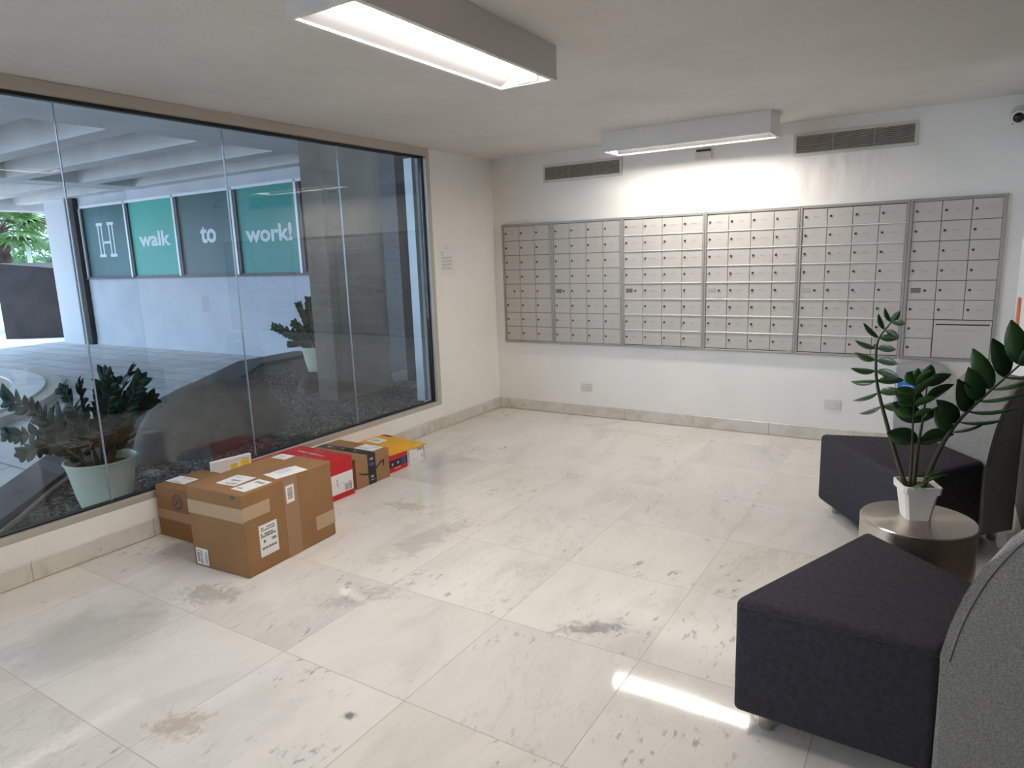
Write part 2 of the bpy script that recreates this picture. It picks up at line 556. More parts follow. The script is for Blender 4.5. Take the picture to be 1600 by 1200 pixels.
def simple(name, a, b, m, parent=None, bev=0.0, seg=1):
    return MB().box(a, b, 0, bev, seg).build(name, m, parent)


def text_mesh(name, s, m, parent, fit, bold=0.0, ext=.004, mx=None):
    """lettering as a real raised mesh, scaled to fit x0,x1 / y0,y1 in its own plane, then placed by mx"""
    cu = bpy.data.curves.new(name, 'FONT')
    cu.body = s
    cu.extrude = ext
    cu.offset = bold
    cu.resolution_u = 4
    ob = bpy.data.objects.new(name, cu)
    COL.objects.link(ob)
    dg = bpy.context.evaluated_depsgraph_get()
    me = bpy.data.meshes.new_from_object(ob.evaluated_get(dg))
    bpy.data.objects.remove(ob)
    xs = [v.co.x for v in me.vertices]
    ys = [v.co.y for v in me.vertices]
    x0, x1, y0, y1 = fit
    for v in me.vertices:
        v.co.x = x0 + (v.co.x - min(xs)) / (max(xs) - min(xs)) * (x1 - x0)
        v.co.y = y0 + (v.co.y - min(ys)) / (max(ys) - min(ys)) * (y1 - y0)
    if mx:
        me.transform(mx)
    me.materials.clear()
    me.materials.append(m)
    o = bpy.data.objects.new(name, me)
    COL.objects.link(o)
    if parent:
        o.parent = parent
    return o


def catmull(pts, k=6):
    pts = [V(p) for p in pts]
    P = [pts[0] * 2 - pts[1]] + pts + [pts[-1] * 2 - pts[-2]]
    out = []
    for i in range(1, len(P) - 2):
        for j in range(k):
            t = j / k
            a, b, c, d = P[i - 1:i + 3]
            out.append(.5 * ((2 * b) + (c - a) * t + (2 * a - 5 * b + 4 * c - d) * t * t + (3 * b - a - 3 * c + d) * t ** 3))
    out.append(pts[-1])
    return out


# ================================================================== SETTING: ROOM
H = 2.395
XR = 4.13
YB = -9.0
structure(simple('floor', (-.2, YB - .15, -.12), (XR + .15, .15, 0), M['floor']))
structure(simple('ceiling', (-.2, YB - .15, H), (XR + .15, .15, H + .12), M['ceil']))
def stained_wall():
    m = plaster('stained_white_wall', (.86, .845, .815), .05)
    b = m.node_tree.nodes['Principled BSDF']
    g = NT(m)
    old = b.inputs['Base Color'].links[0].from_socket
    pos = g.n('ShaderNodeNewGeometry').outputs['Position']
    sx = g.n('ShaderNodeSeparateXYZ', {0: pos})
    mp = g.n('ShaderNodeMapping', {0: pos, 3: (9., 1., 1.6)}).outputs[0]
    n1 = g.n('ShaderNodeTexNoise', {0: mp, 'Scale': 1.3, 'Detail': 5., 'Roughness': .6}).outputs[0]
    k = g.ramp(n1, [(.42, (0, 0, 0)), (.75, (1, 1, 1))])
    mx = g.n('ShaderNodeMapRange', {0: g.math('ABSOLUTE', g.math('SUBTRACT', sx.outputs[0], 2.98)), 1: .12, 2: .48, 3: 1., 4: 0.}).outputs[0]
    mz = g.n('ShaderNodeMapRange', {0: g.math('ABSOLUTE', g.math('SUBTRACT', sx.outputs[2], 2.02)), 1: .05, 2: .24, 3: 1., 4: 0.}).outputs[0]
    c = g.mix(g.math('MULTIPLY', g.math('MULTIPLY', g.math('MULTIPLY', k, mx), mz), .55), old, (.52, .44, .33))
    m.node_tree.links.new(c, b.inputs['Base Color'])
    return m


structure(simple('wall_back', (-.2, 0, 0), (XR + .15, .15, H), stained_wall()))
structure(simple('wall_right', (XR, YB, 0), (XR + .15, 0, H), M['wall']))
structure(simple('trim_3', (XR - .012, YB, .103), (XR, -1.15, H), M['panel'], bev=.002), 'dark panelling on the right wall behind the chairs')
structure(simple('wall_front', (-.2, YB - .15, 0), (XR + .15, YB, H), M['wall']))
w = MB()
w.box((-.2, YB, -.02), (0, -.943, .217))
w.box((-.2, -.943, -.02), (0, 0, H))
w.box((-.2, YB, .217), (0, -8.4, H))
structure(w.build('wall_left', M['wall']))
structure(simple('baseboard_back', (0.014, -.014, 0), (XR, 0, .103), M['skirt'], bev=.003))
structure(simple('baseboard_left', (0, YB, 0), (.014, 0, .103), M['skirt'], bev=.003))
structure(simple('baseboard_right', (XR - .014, YB, 0), (XR, -.014, .103), M['skirt'], bev=.003))

# the window wall: frame, gasket, panes, joints
GX = -.05
G0, G1 = .259, 2.323
win = tag(bpy.data.objects.new('window_1', None), 'full width glazed window wall over white curb', kind='structure')
COL.objects.link(win)
f = MB()
f.box((-.09, -8.4, .217), (.0, -.943, G0 - .006), bev=.002)
f.box((-.09, -.992, G0 - .006), (.004, -.943, H - .001), bev=.002)
f.box((-.09, -8.4, G1 + .010), (.012, -.968, H - .001), bev=.002)
f.build('frame', M['alu'], win)
f = MB()
f.box((-.066, -8.4, G0 - .007), (-.030, -.985, G0 + .004))
f.box((-.066, -8.4, G1 - .008), (-.026, -.985, G1 + .011))
f.box((-.066, -1.008, G0), (-.030, -.991, G1))
f.build('gasket', M['gasket'], win)
joints = [-1.934, -2.872, -3.805, -4.74, -5.675, -6.61, -7.545]
edges = [-1.006] + joints + [-8.39]
for a, b in zip(edges, edges[1:]):
    simple('pane', (GX - .006, b + .0023, G0), (GX + .006, a - .0023, G1), M['glass'], win)
for j in joints:
    simple('glazing_joint', (GX - .0062, j - .0022, G0), (GX + .0062, j + .0022, G1), M['joint'], win)
simple('outer_angle', (-.19, -1.045, G0), (-.105, -1.0, G1), M['alu_cool'], win)

# ================================================================== SETTING: OUTSIDE UNDER THE BUILDING
structure(simple('pavement', (-40, -30, -.25), (-.2, 30, 0), M['paving']))
# planter curb and gravel bed
outer = [(-.22, -5.05), (-1.38, -3.84), (-2.17, -3.13), (-4.88, .53), (-4.92, 1.62)]
inner = [(-.22, -4.62), (-.70, -4.10), (-1.47, -3.36), (-3.72, -.22), (-4.36, .52), (-4.42, 1.62)]
structure(MB().prism(outer + inner[::-1], -.02, .13, bev=.012, seg=2).build('trim_1', M['curb']), 'slate grey curb edging the gravel bed')
bed = inner + [(-.2, 1.62)]
tag(MB().prism(bed[::-1] if False else bed, -.02, .08).build('gravel_bed', M['gravel']), 'bed of dark speckled gravel outside the glass', 'gravel', kind='stuff')
rng = random.Random(4)
pb = MB()


def inside(p, poly):
    c = False
    for i in range(len(poly)):
        a, b = poly[i], poly[i - 1]
        if (a[1] > p[1]) != (b[1] > p[1]) and p[0] < (b[0] - a[0]) * (p[1] - a[1]) / (b[1] - a[1]) + a[0]:
            c = not c
    return c


k = 0
while k < 3800:
    p = (-.22 - 4.1 * rng.random() ** 1.5, -4.6 + 5.6 * rng.random())
    if not inside(p, bed) or p[0] > -.23 or p[1] > .4 or (-1.8 < p[0] < -1.4 and -.85 < p[1] < .06):
        continue
    if any(((p[0] - a) / c) ** 2 + ((p[1] - b) / d) ** 2 < 1 for a, b, c, d in ((-.435, -3.645, .15, .15), (-3.25, .56, .15, .15), (-1.42, -2.22, .45, .8), (-2.25, -.42, .2, .24))):
        continue
    r = .007 + .011 * rng.random()
    k += 1
    vs = [V((1, 0, 0)), V((-1, 0, 0)), V((0, 1, 0)), V((0, -1, 0)), V((0, 0, .8)), V((0, 0, -.8))]
    a = rng.random() * 6.28
    vv = [pb.bm.verts.new(V((p[0], p[1], .083)) + Matrix.Rotation(a, 3, 'Z') @ (q * r * (.7 + .6 * rng.random()))) for q in vs]
    mi = rng.choice((0, 0, 1, 2))
    for t in ((0, 2, 4), (2, 1, 4), (1, 3, 4), (3, 0, 4), (2, 0, 5), (1, 2, 5), (3, 1, 5), (0, 3, 5)):
        pb.bm.faces.new([vv[i] for i in t]).material_index = mi
tag(pb.build('pebbles', [mat('dark_pebble', (.05, .045, .04), .8), mat('tan_pebble', (.14, .12, .095), .8), mat('pale_pebble', (.28, .26, .22), .8)]),
    'loose dark and pale pebbles strewn over the gravel bed', 'pebbles', kind='stuff')
tag(MB().tube(catmull([(-.24, -4.53, .095), (-.66, -4.07, .095), (-1.42, -3.33, .095), (-2.5, -1.83, .095)], 8), .016, 8).build('edging_rope', M['hose'], smooth=True),
    'thin beige ribbed edging rope lying along the slate curb', 'rope')

# far wall with the shop-front windows
WY = 1.63
SILL, WTOP = 1.345, 2.69
XW0, XW1 = -10.90, -2.4
w = MB()
w.box((XW0, WY, -.02), (XW1, WY + .25, SILL - .03))
w.box((XW0, WY, WTOP + .03), (XW1, WY + .25, 3.6))
w.box((-3.05, WY, SILL - .03), (XW1, WY + .25, WTOP + .03))
structure(w.build('wall_opposite', M['bluewall']))
structure(simple('baseboard_opposite', (XW0, WY - .012, 0), (-4.93, WY, .09), M['bluewall'], bev=.002))
structure(simple('trim_2', (XW0, WY - .05, SILL - .035), (XW1, WY + .03, SILL - .002), M['dark_mull']), 'dark sill under the shop windows')
structure(simple('wall_alcove', (-11.155, WY - .10, -.02), (XW0 - .005, WY + .25, 3.6), M['brown']))
wx = [-10.88, -9.27, -7.74, -6.13, -4.615, -3.08]
films = [('film_a', 'grey teal shop window with white outlined letter H logo', None),
         ('film_b', 'bright teal shop window lettered walk', ('walk', -8.93, -7.95, 1.885, 2.15)),
         ('film_c', 'dark teal shop window lettered to', ('to', -7.065, -6.64, 1.88, 2.165)),
         ('film_d', 'teal shop window lettered work!', ('work!', -5.87, -4.77, 1.84, 2.115)),
         ('clear_dark', 'unlettered dark shop window beside the concrete column', None)]
for i, (fm, lab, tx) in enumerate(films):
    x0, x1 = wx[i], wx[i + 1]
    t = thing('shop_window', lab, 'window', (x0, WY, SILL), 0, 'shop windows across the walkway')
    W, Hh = x1 - x0, WTOP - SILL
    fr = MB()
    fr.box((0, -.03, 0), (.05, .06, Hh))
    fr.box((.05, -.02, 0), (.115 if i else .09, .05, Hh), 1)
    fr.box((.05, -.03, Hh), (W, .06, Hh + .045))
    fr.box((.05, -.02, -.002), (W, .05, .018), 1)
    fr.build('window_frame', [M['mullion'], M['dark_mull']], t)
    simple('tinted_glass', (.05, .012, 0), (W, .026, Hh), M[fm], t)
    up_ = Matrix.Translation((0, .010, 0)) @ Matrix.Rotation(R(90), 4, 'X')
    if tx:
        s_, a, b, z0, z1 = tx
        text_mesh('lettering', s_, M['letter'], t, (a - x0, b - x0, z0 - SILL, z1 - SILL), bold=.028, ext=.0015, mx=up_)
    if i == 0:
        # bracketed H: two serifed bars in outline joined by a crossbar
        lg = MB()
        a, b, z0, z1 = -10.36 - x0, -9.74 - x0, 1.735 - SILL, 2.385 - SILL
        th = .055

        def bar(xa, xb, za, zb):
            lg.box((xa, .0085, za), (xb, .0115, zb))
        for sgn in (0, 1):
            o0 = a if sgn == 0 else b - .23
            # outline of an upright serif I
            bar(o0, o0 + .23, z1 - th, z1)
            bar(o0, o0 + .23, z0, z0 + th)
            bar(o0 + .035, o0 + .075, z0 + th, z1 - th)
            bar(o0 + .155, o0 + .195, z0 + th, z1 - th)
        bar(a + .195, b - .195, (z0 + z1) / 2 - .07, (z0 + z1) / 2 - .025)
        lg.build('logo', M['letter'], t)
    if i == 4:
        simple('green_sticker', (.18, .006, .02), (.75, .011, .26), M['green'], t)

# pillar at the left end of the far wall, column near the glass
structure(simple('column_1', (-12.0, 1.50, -.02), (-11.16, 2.1, 3.6), M['pillar'], bev=.01), 'pale square pillar at the end of the far wall')
structure(simple('column_2', (-1.74, -.80, .081), (-1.44, 0.02, 3.6), M['conc'], bev=.012), 'rough concrete column outside the glass')
structure(simple('wall_side', (-1.6, .45, .081), (-.2, .65, 3.6), M['darkwall']))
structure(simple('wall_return', (-2.42, .45, .081), (-2.2, 1.62, 3.6), M['darkwall']))
# soffit: slab, beams along X, girders along Y
SB = 2.9
structure(simple('soffit_slab', (-13.4, -5, 3.42), (-.2, 8, 3.6), M['soffit']))
structure(simple('unseen_shade_slab', (-6.5, -12, 3.43), (-.2, -5, 3.6), M['soffit']))  # out-of-view slab added to keep sky light off the area by the glass
structure(simple('soffit_drop', (-3.6, -12, SB), (-.2, 8, 3.45), M['soffit'], bev=.01))
structure(simple('girder_1', (-9.0, -5, SB), (-8.4, 8, 3.45), M['soffit'], bev=.01))
structure(simple('girder_2', (-13.4, -5, SB - .12), (-13.0, 8, 3.45), M['soffit'], bev=.01))
for i, y in enumerate([-4.68, -3.65, -2.62, -1.6, -.58, .46, 1.38, 2.5, 3.6, 4.7]):
    for j, (xa, xb) in enumerate(((-8.42, -3.58), (-13.02, -8.98))):
        b = MB()
        b.prism([(y - .03, 3.44), (y, SB + .002), (y + .27, SB + .002), (y + .30, 3.44)], xa, xb, axis='x')
        structure(b.build('beam_%d' % (2 * i + j + 1), M['soffit']))
# the dark ramp wall and its pale end post
rp = MB()
rp.prism([(-13.25, 2.16), (-14.4, 3.9), (-15.7, 3.1), (-14.46, 1.40)], -.02, 1.56)
for v in rp.bm.verts:
    if v.co.z > 1:
        v.co.z += .16 * max(0, min(1, (-13.25 - v.co.x) / 1.2))
structure(rp.build('wall_ramp', M['brown']))

# white-painted curb island of the driveway
isl = thing('curb_island', 'rounded driveway island with white painted curb', 'curb', (-7.7, -5.5, 0))
for nm, r1, r0, z, mm in (('outer_curb', 4.50, 4.33, .09, 'curb_beige'), ('painted_top', 4.33, 3.98, .11, 'curb_white'), ('inner_curb', 3.98, 3.76, .09, 'curb_beige')):
    MB().lathe([(r0, -.005), (r1, -.005), (r1, z), (r0, z), (r0, -.005)], n=160, cap=False).build(nm, M[mm], isl)
MB().lathe([(.01, -.005), (3.76, -.005), (3.76, .04), (.01, .04)], n=80).build('island_bed', M['gravel'], isl)


# boulder
def boulder(name, label, c, s, seed, rz=0):
    bm = bmesh.new()
    bmesh.ops.create_icosphere(bm, subdivisions=4, radius=1)
    rg = random.Random(seed)
    dirs = [(V((rg.gauss(0, 1), rg.gauss(0, 1), rg.gauss(0, 1))).normalized(), rg.uniform(-.10, .12), rg.uniform(2, 5)) for _ in range(16)]
    for v in bm.verts:
        d = v.co.normalized()
        r = 1 + sum(a * max(0, d.dot(q)) ** e for q, a, e in dirs)
        v.co = V((d.x * r * s[0], d.y * r * s[1], d.z * r * s[2]))
        if v.co.z < 0:
            v.co.z *= .25
    me = bpy.data.meshes.new(name)
    bm.to_mesh(me)
    bm.free()
    me.materials.append(M['rock'])
    for p in me.polygons:
        p.use_smooth = True
    o = bpy.data.objects.new(name, me)
    COL.objects.link(o)
    o.location = c
    o.rotation_euler.z = rz
    return tag(o, label, 'rock')


boulder('boulder', 'large brown boulder on the gravel behind the parcels', (-1.42, -2.22, .07), (.44, .84, .50), 3, R(20))
boulder('boulder', 'small grey boulder in front of the far cream plant pot', (-2.25, -.42, .07), (.17, .22, .24), 8)

# greenery and buildings beyond the covered way
def palm(c, h, label, seed=1):
    t = thing('palm_tree', label, 'tree', c)
    rg = random.Random(seed)
    tr = MB()
    pr = []
    for i in range(22):
        z = h * i / 21
        pr.append((.19 + (.035 if i % 2 else 0) - .03 * i / 21, z))
    tr.lathe(pr, n=14)
    tr.build('trunk', M['trunk'], t)
    for k in range(22):
        a = 2 * math.pi * k / 22 + rg.uniform(-.1, .1)
        el = rg.uniform(-.05, 1.0) if k % 6 else -.22
        d = V((math.cos(a) * math.cos(el), math.sin(a) * math.cos(el), math.sin(el)))
        fr = MB()
        b0 = V((0, 0, h - .05))
        hub = b0 + d * .75
        fr.tube([b0, b0 + d * .4 + V((0, 0, .02)), hub], [.022, .016, .012], 6, 1)
        sd = d.cross(V((0, 0, 1))).normalized()
        nm = sd.cross(d)
        for q in range(19):
            th = R(-110 + 220 * q / 18)
            bd = d * math.cos(th) + sd * math.sin(th)
            L = (.85 - .25 * abs(q - 9) / 9) * rg.uniform(.9, 1.08)
            fr.leaf(hub, bd, nm, L, .075, 0, curl=.35, nu=5)
        fr.build('frond', [M['palm_leaf'], M['trunk']], t)
    return t


palm((-17.3, 2.75, 0), 2.62, 'fan palm with thick brown trunk beyond the dark ramp wall', 2)


def leafy(c, h, rad, label, seed, n=800):
    t = thing('leafy_tree', label, 'tree', c)
    rg = random.Random(seed)
    MB().tube([(0, 0, 0), (.05, .02, h * .5), (0, .05, h * .8)], [.09, .07, .04], 8).build('trunk', M['trunk'], t)
    cl = [(V((rg.uniform(-1, 1) * rad, rg.uniform(-1, 1) * rad, h * rg.uniform(.25, 1.0))), rg.uniform(.35, .6)) for _ in range(14)]
    lf = MB()
    for i in range(n):
        p, r = rg.choice(cl)
        q = p + V((rg.gauss(0, 1), rg.gauss(0, 1), rg.gauss(0, 1))) * r * .55
        d = V((rg.gauss(0, 1), rg.gauss(0, 1), rg.gauss(0, .6) - .3)).normalized()
        lf.leaf(q, d, V((rg.gauss(0, .5), rg.gauss(0, .5), 1)), rg.uniform(.16, .3), .12, 0, nu=3)
    lf.build('foliage', M['tree_leaf'], t)


leafy((-21.0, 5.6, 0), 3.4, 1.1, 'light green leafy tree behind the lamp post', 5)
leafy((-24.5, 6.2, 0), 6.2, 1.6, 'taller green tree behind the fan palm crown', 9, 1000)
t = thing('lamp_post', 'slim white lamp post beside the fan palm trunk', 'lamp post', (-16.4, 2.98, 0))
MB().lathe([(.055, 0), (.05, 2.25)], n=12).build('pole', M['far_white'], t, smooth=True)
simple('arm', (-.16, -.03, 2.25), (.16, .03, 2.30), M['far_white'], t)
t = thing('building', 'white building with dark windows beyond the trees', 'building', (-34, 11, 0), R(25))
bd = simple('facade', (-3, -8, 0), (3, 8, 4.0), M['far_white'], t)
for z in (1.7, 2.5):
    for y in range(-7, 8, 2):
        simple('window', (2.99, y - .7, z), (3.03, y + .7, z + .42), M['far_glass'], t)

# ================================================================== MAILBOXES
MZ0, MZ1 = .672, 1.787
units = [(.110, .648, 3), (.648, 1.338, 4), (1.338, 2.056, 4), (2.056, 2.772, 4), (2.772, 3.482, 4), (3.482, 4.036, 3)]
ulabs = ['three column grey mailbox cabinet nearest the room corner', 'dull grey four column mailbox cabinet second from the room corner',
         'grey mailbox cabinet with bright shelf rails, third from room corner', 'fourth mailbox cabinet from the room corner, with bright shelf rails',
         'four column mailbox cabinet below the right vent grille', 'mailbox cabinet with wide outgoing mail slot panel, rightmost']
YF = -.022   # front plane of the doors


def door_mesh(w_, h_):
    m_ = MB()
    m_.box((0, YF - .004, 0), (w_, YF + .006, h_), bev=.0015)
    me = m_.build('tmp', M['box_alu'])
    d = me.data
    bpy.data.objects.remove(me)
    return d


def mesh_of(mb, mats, smooth=False):
    o = mb.build('tmp', mats, smooth=smooth)
    d = o.data
    bpy.data.objects.remove(o)
    return d


lk = MB()
lk.lathe([(.0085, 0), (.0085, .006), (.006, .009)], n=14)
bmesh.ops.rotate(lk.bm, cent=(0, 0, 0), matrix=Matrix.Rotation(R(90), 3, 'X'), verts=lk.bm.verts)
LOCK = mesh_of(lk, M['lock'])
TAGM = mesh_of(MB().box((0, -.0008, 0), (.040, .0006, .0075)), M['plate_dark'])


def put(name, me, parent, loc):
    o = bpy.data.objects.new(name, me)
    COL.objects.link(o)
    o.parent = parent
    o.location = loc
    return o


for ui, (xa, xb, nc) in enumerate(units):
    t = thing('mailbox_cabinet', ulabs[ui], 'mailboxes', (xa, 0, MZ0), 0, 'mailbox cabinets set in the back wall')
    W, Hh = xb - xa, MZ1 - MZ0
    fl = .020 if ui == 0 else .017
    frr = .022 if ui == 5 else .017
    if ui == 5:
        fl = .02
    fr = MB()
    fr.box((0.0005, YF - .012, 0), (fl, -.0005, Hh), bev=.002)
    fr.box((W - frr, YF - .012, 0), (W - .0005, -.0005, Hh), bev=.002)
    fr.box((fl, YF - .010, Hh - .020), (W - frr, -.0005, Hh), bev=.002)
    fr.box((fl, YF - .010, 0), (W - frr, -.0005, .018), bev=.002)
    fr.build('cabinet_frame', M['frame_alu'], t)
    simple('back_panel', (fl, YF + .007, .018), (W - frr, -.001, Hh - .02), M['gap'], t)
    iw = W - fl - frr
    ih = Hh - .038
    cw, rh = iw / nc, ih / 8
    bright = ui in (2, 3, 4)
    g_ = .011 if bright else .004
    dm = door_mesh(cw - .0035, rh - g_)
    dm2 = door_mesh(cw - .0035, rh - g_)
    for r in range(8):
        for c in range(nc):
            x = fl + c * cw + .0017
            z = Hh - .020 - (r + 1) * rh + g_ / 2
            if ui == 5 and r >= 6 and c >= 1:
                continue
            if r == 4 and c == 0:
                pn = put('master_panel', dm, t, (x, 0, z))
                put('keyhole', LOCK, pn, (cw * .60, YF - .004, rh * .48))
                if ui != 0:
                    simple('plaque', (cw * .10, YF - .0052, rh * .36), (cw * .46, YF - .0035, rh * .62), M['plaque'] if ui in (1, 2, 5) else M['plate_dark'], pn)
                sc = MB()
                for q in (.12, .5, .88):
                    for zz in (.10, .86):
                        sc.box((cw * q - .004, YF - .0055, rh * zz - .004), (cw * q + .004, YF - .0035, rh * zz + .004))
                sc.build('screws', M['plate_dark'], pn)
                continue
            d = put('door', dm, t, (x, 0, z))
            put('lock', LOCK, d, (cw * .13, YF - .004, rh * .50))
            put('number_tag', TAGM, d, (cw * .42, YF - .0042, rh * .46))
    if bright:
        for r in range(1, 8):
            z = Hh - .020 - r * rh
            simple('shelf_rail', (fl, YF - .011, z - .0046), (W - frr, YF + .004, z + .0046), M['rail_alu'], t, bev=.002)
    if ui == 5:
        x0 = fl + cw
        op = MB()
        op.box((x0 + .004, YF - .004, .021), (W - frr - .003, YF + .006, .018 + 2 * rh - .004), bev=.0015)
        o_ = op.build('outgoing_panel', M['box_alu'], t)
        simple('mail_slot', (x0 + .016, YF - .0055, 2 * rh - .020), (W - frr - .014, YF - .003, 2 * rh - .011), M['black'], o_)
        sc = MB()
        for q in range(5):
            for zz in (.026, 2 * rh + .003):
                xx = x0 + .045 + q * (2 * cw - .09) / 4
                sc.box((xx - .0035, YF - .0055, zz), (xx + .0035, YF - .0035, zz + .007))
        sc.build('screws', M['plate_dark'], o_)
        text_mesh('engraving', 'OUTGOING MAIL', M['plate_dark'], o_, (x0 + .065, x0 + .27, 2 * rh - .062, 2 * rh - .045), bold=.01, ext=.0004,
                  mx=Matrix.Translation((0, YF - .0046, 0)) @ Matrix.Rotation(R(90), 4, 'X'))


# ================================================================== VENTS, SENSOR, CAMERA, OUTLETS, NOTICES
def vent(x0, x1, z0, z1, label):
    t = thing('vent_grille', label, 'vent', (x0, 0, z0), 0, 'vent grilles high on the back wall')
    W, Hh, b = x1 - x0, z1 - z0, .020
    f = MB()
    for a_, b_ in (((0, -.014, 0), (W, -.0005, b)), ((0, -.014, Hh - b), (W, -.0005, Hh)), ((0, -.014, b), (b, -.0005, Hh - b)), ((W - b, -.014, b), (W, -.0005, Hh - b))):
        f.box(a_, b_, bev=.002)
    f.build('vent_frame', M['vent'], t)
    simple('duct_back', (b, -.003, b), (W - b, -.0008, Hh - b), M['gap'], t)
    sl = MB()
    n = 10
    for i in range(n):
        z = b + (Hh - 2 * b) * (i + .5) / n
        sl.box((b, -.0055, -.0012), (W - b, .0055, .0012), mx=Matrix.Translation((0, -.009, z)) @ Matrix.Rotation(R(35), 4, 'X'))
    for q in (1 / 3, 2 / 3):
        sl.box((W * q - .003, -.008, b), (W * q + .003, -.004, Hh - b))
    sl.build('louvres', M['slat'], t)


vent(.566, 1.332, 2.138, 2.288, 'vent grille at left of the far ceiling light')
vent(2.700, 3.497, 2.148, 2.310, 'larger vent grille at right of the far ceiling light')
t = thing('wall_sensor', 'small ivory sensor box on back wall under the far ceiling light', 'sensor', (2.03, 0, 2.198))
simple('cover', (-.062, -.032, 0), (.062, -.0005, .058), M['ivory'], t, bev=.004, seg=2)
simple('dark_top', (-.055, -.030, .058), (.055, -.001, .075), M['gasket'], t)

t = thing('security_camera', 'round white security camera with black lens high in right corner', 'camera', (4.052, 0, 2.268))
MB().lathe([(.055, 0), (.055, .02), (.048, .026)], n=28).build('base_plate', M['outlet'], t, smooth=True, angle=40).rotation_euler.x = R(90)
bd = MB().lathe([(.034, 0), (.044, .012), (.046, .04), (.042, .058), (.034, .062)], n=28).build('body', M['outlet'], t, smooth=True, angle=40)
bd.location = (0, -.022, -.005)
bd.rotation_euler = (R(108), 0, R(-10))
ln = MB().lathe([(.031, 0), (.030, .006), (.018, .014), (.004, .017)], n=28).build('lens', M['blackgloss'], bd, smooth=True)
ln.location = (0, 0, .060)
MB().tube([(-.035, -.005, -.05), (-.028, -.03, -.045), (-.015, -.04, -.03)], .004, 8).build('cable', M['black'], t)


def outlet(x, z, label):
    t = thing('wall_outlet', label, 'outlet', (x, 0, z), 0, 'outlets above the back skirting')
    simple('cover_plate', (-.058, -.008, -.037), (.058, -.0005, .037), M['outlet'], t, bev=.003, seg=2)
    for s_ in (-1, 1):
        sk = MB()
        sk.box((s_ * .026 - .017, -.0098, -.016), (s_ * .026 + .017, -.0075, .016), bev=.002)
        sk.box((s_ * .026 - .008, -.0105, -.004), (s_ * .026 - .005, -.009, .008), 1)
        sk.box((s_ * .026 + .005, -.0105, -.004), (s_ * .026 + .008, -.009, .008), 1)
        sk.build('socket', [M['outlet'], M['ink_pale']], t)


outlet(.971, .272, 'white double outlet on back wall under the second mailbox cabinet')
outlet(3.058, .291, 'white double outlet on back wall beside the far chair')

t = thing('paper_notice', 'white paper notice taped to wall beside the window', 'notice', (0, -.76, 1.48))
simple('sheet', (.0004, -.11, -.14), (.0016, .11, .14), M['white'], t)
pr = MB()
for z, a, b in ((.098, -.03, .02), (.062, -.085, -.055), (.043, -.085, -.05), (.022, -.085, .065), (.012, -.085, .06), (-.008, -.085, .065), (-.018, -.085, .062), (-.038, -.085, .06), (-.048, -.085, .066), (-.068, -.085, .05), (-.08, -.085, .068)):
    pr.box((.0014, a, z), (.0019, b, z + .0055))
pr.build('print', M['ink_pale'], t)

t = thing('wall_sign', 'orange sign on the right wall beside the mailboxes', 'sign', (XR, -.27, .92))
simple('board', (-.012, -.10, 0), (-.0005, 0, .213), M['orange'], t, bev=.002)

# ================================================================== CEILING LIGHTS
def ceiling_light(cx, cy, along, label, lens='lens', L=1.235, Wd=.30):
    t = thing('ceiling_light', label, 'ceiling light', (cx, cy, H), 0 if along == 'x' else R(90), 'boxed ceiling lights')
    D = .145
    h = MB()
    a, b = L / 2, Wd / 2
    h.box((-a, -b, -D), (a, -b + .012, -.0005))
    h.box((-a, b - .012, -D), (a, b, -.0005))
    h.box((-a, -b + .012, -D), (-a + .012, b - .012, -.0005))
    h.box((a - .012, -b + .012, -D), (a, b - .012, -.0005))
    h.box((-a + .012, -b + .012, -.02), (a - .012, b - .012, -.0005))
    h.build('housing', M['housing'], t)
    rm = MB()
    for a_, b_ in (((-a + .012, -b + .012, -D), (a - .012, -b + .022, -D + .008)), ((-a + .012, b - .022, -D), (a - .012, b - .012, -D + .008)),
                   ((-a + .012, -b + .022, -D), (-a + .022, b - .022, -D + .008)), ((a - .022, -b + .022, -D), (a - .012, b - .022, -D + .008))):
        rm.box(a_, b_)
    rm.build('rim', M['housing'], t)
    # sloped reflector wings
    e = a - .024
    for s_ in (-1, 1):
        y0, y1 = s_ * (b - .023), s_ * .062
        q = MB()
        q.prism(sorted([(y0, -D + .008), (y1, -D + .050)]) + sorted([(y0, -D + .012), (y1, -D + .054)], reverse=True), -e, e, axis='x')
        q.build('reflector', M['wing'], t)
    # bowed lens
    q = MB()
    pts = []
    for i in range(13):
        u = -1 + 2 * i / 12
        pts.append((u * .064, -D + .052 - .030 * (1 - u * u)))
    pts2 = [(y, z + .006) for y, z in reversed(pts)]
    q.prism(pts + pts2, -e + .012, e - .012, axis='x')
    q.build('diffuser', M[lens], t)
    for s_ in (-1, 1):
        simple('end_cap', (s_ * (e - .006) - .005, -.066, -D + .006), (s_ * (e - .006) + .005, .066, -D + .056), M['tray'], t)
    return t


ceiling_light(2.055, -3.41, 'y', 'boxed ceiling light nearest the camera, running toward the back wall')
ceiling_light(2.045, -.48, 'x', 'boxed ceiling light running along the mailbox wall', 'lens_far')
ceiling_light(2.055, -6.8, 'y', 'unseen boxed ceiling light assumed behind the camera', 'lens_assumed')  # assumed fixture, added out of view to light the near chair back


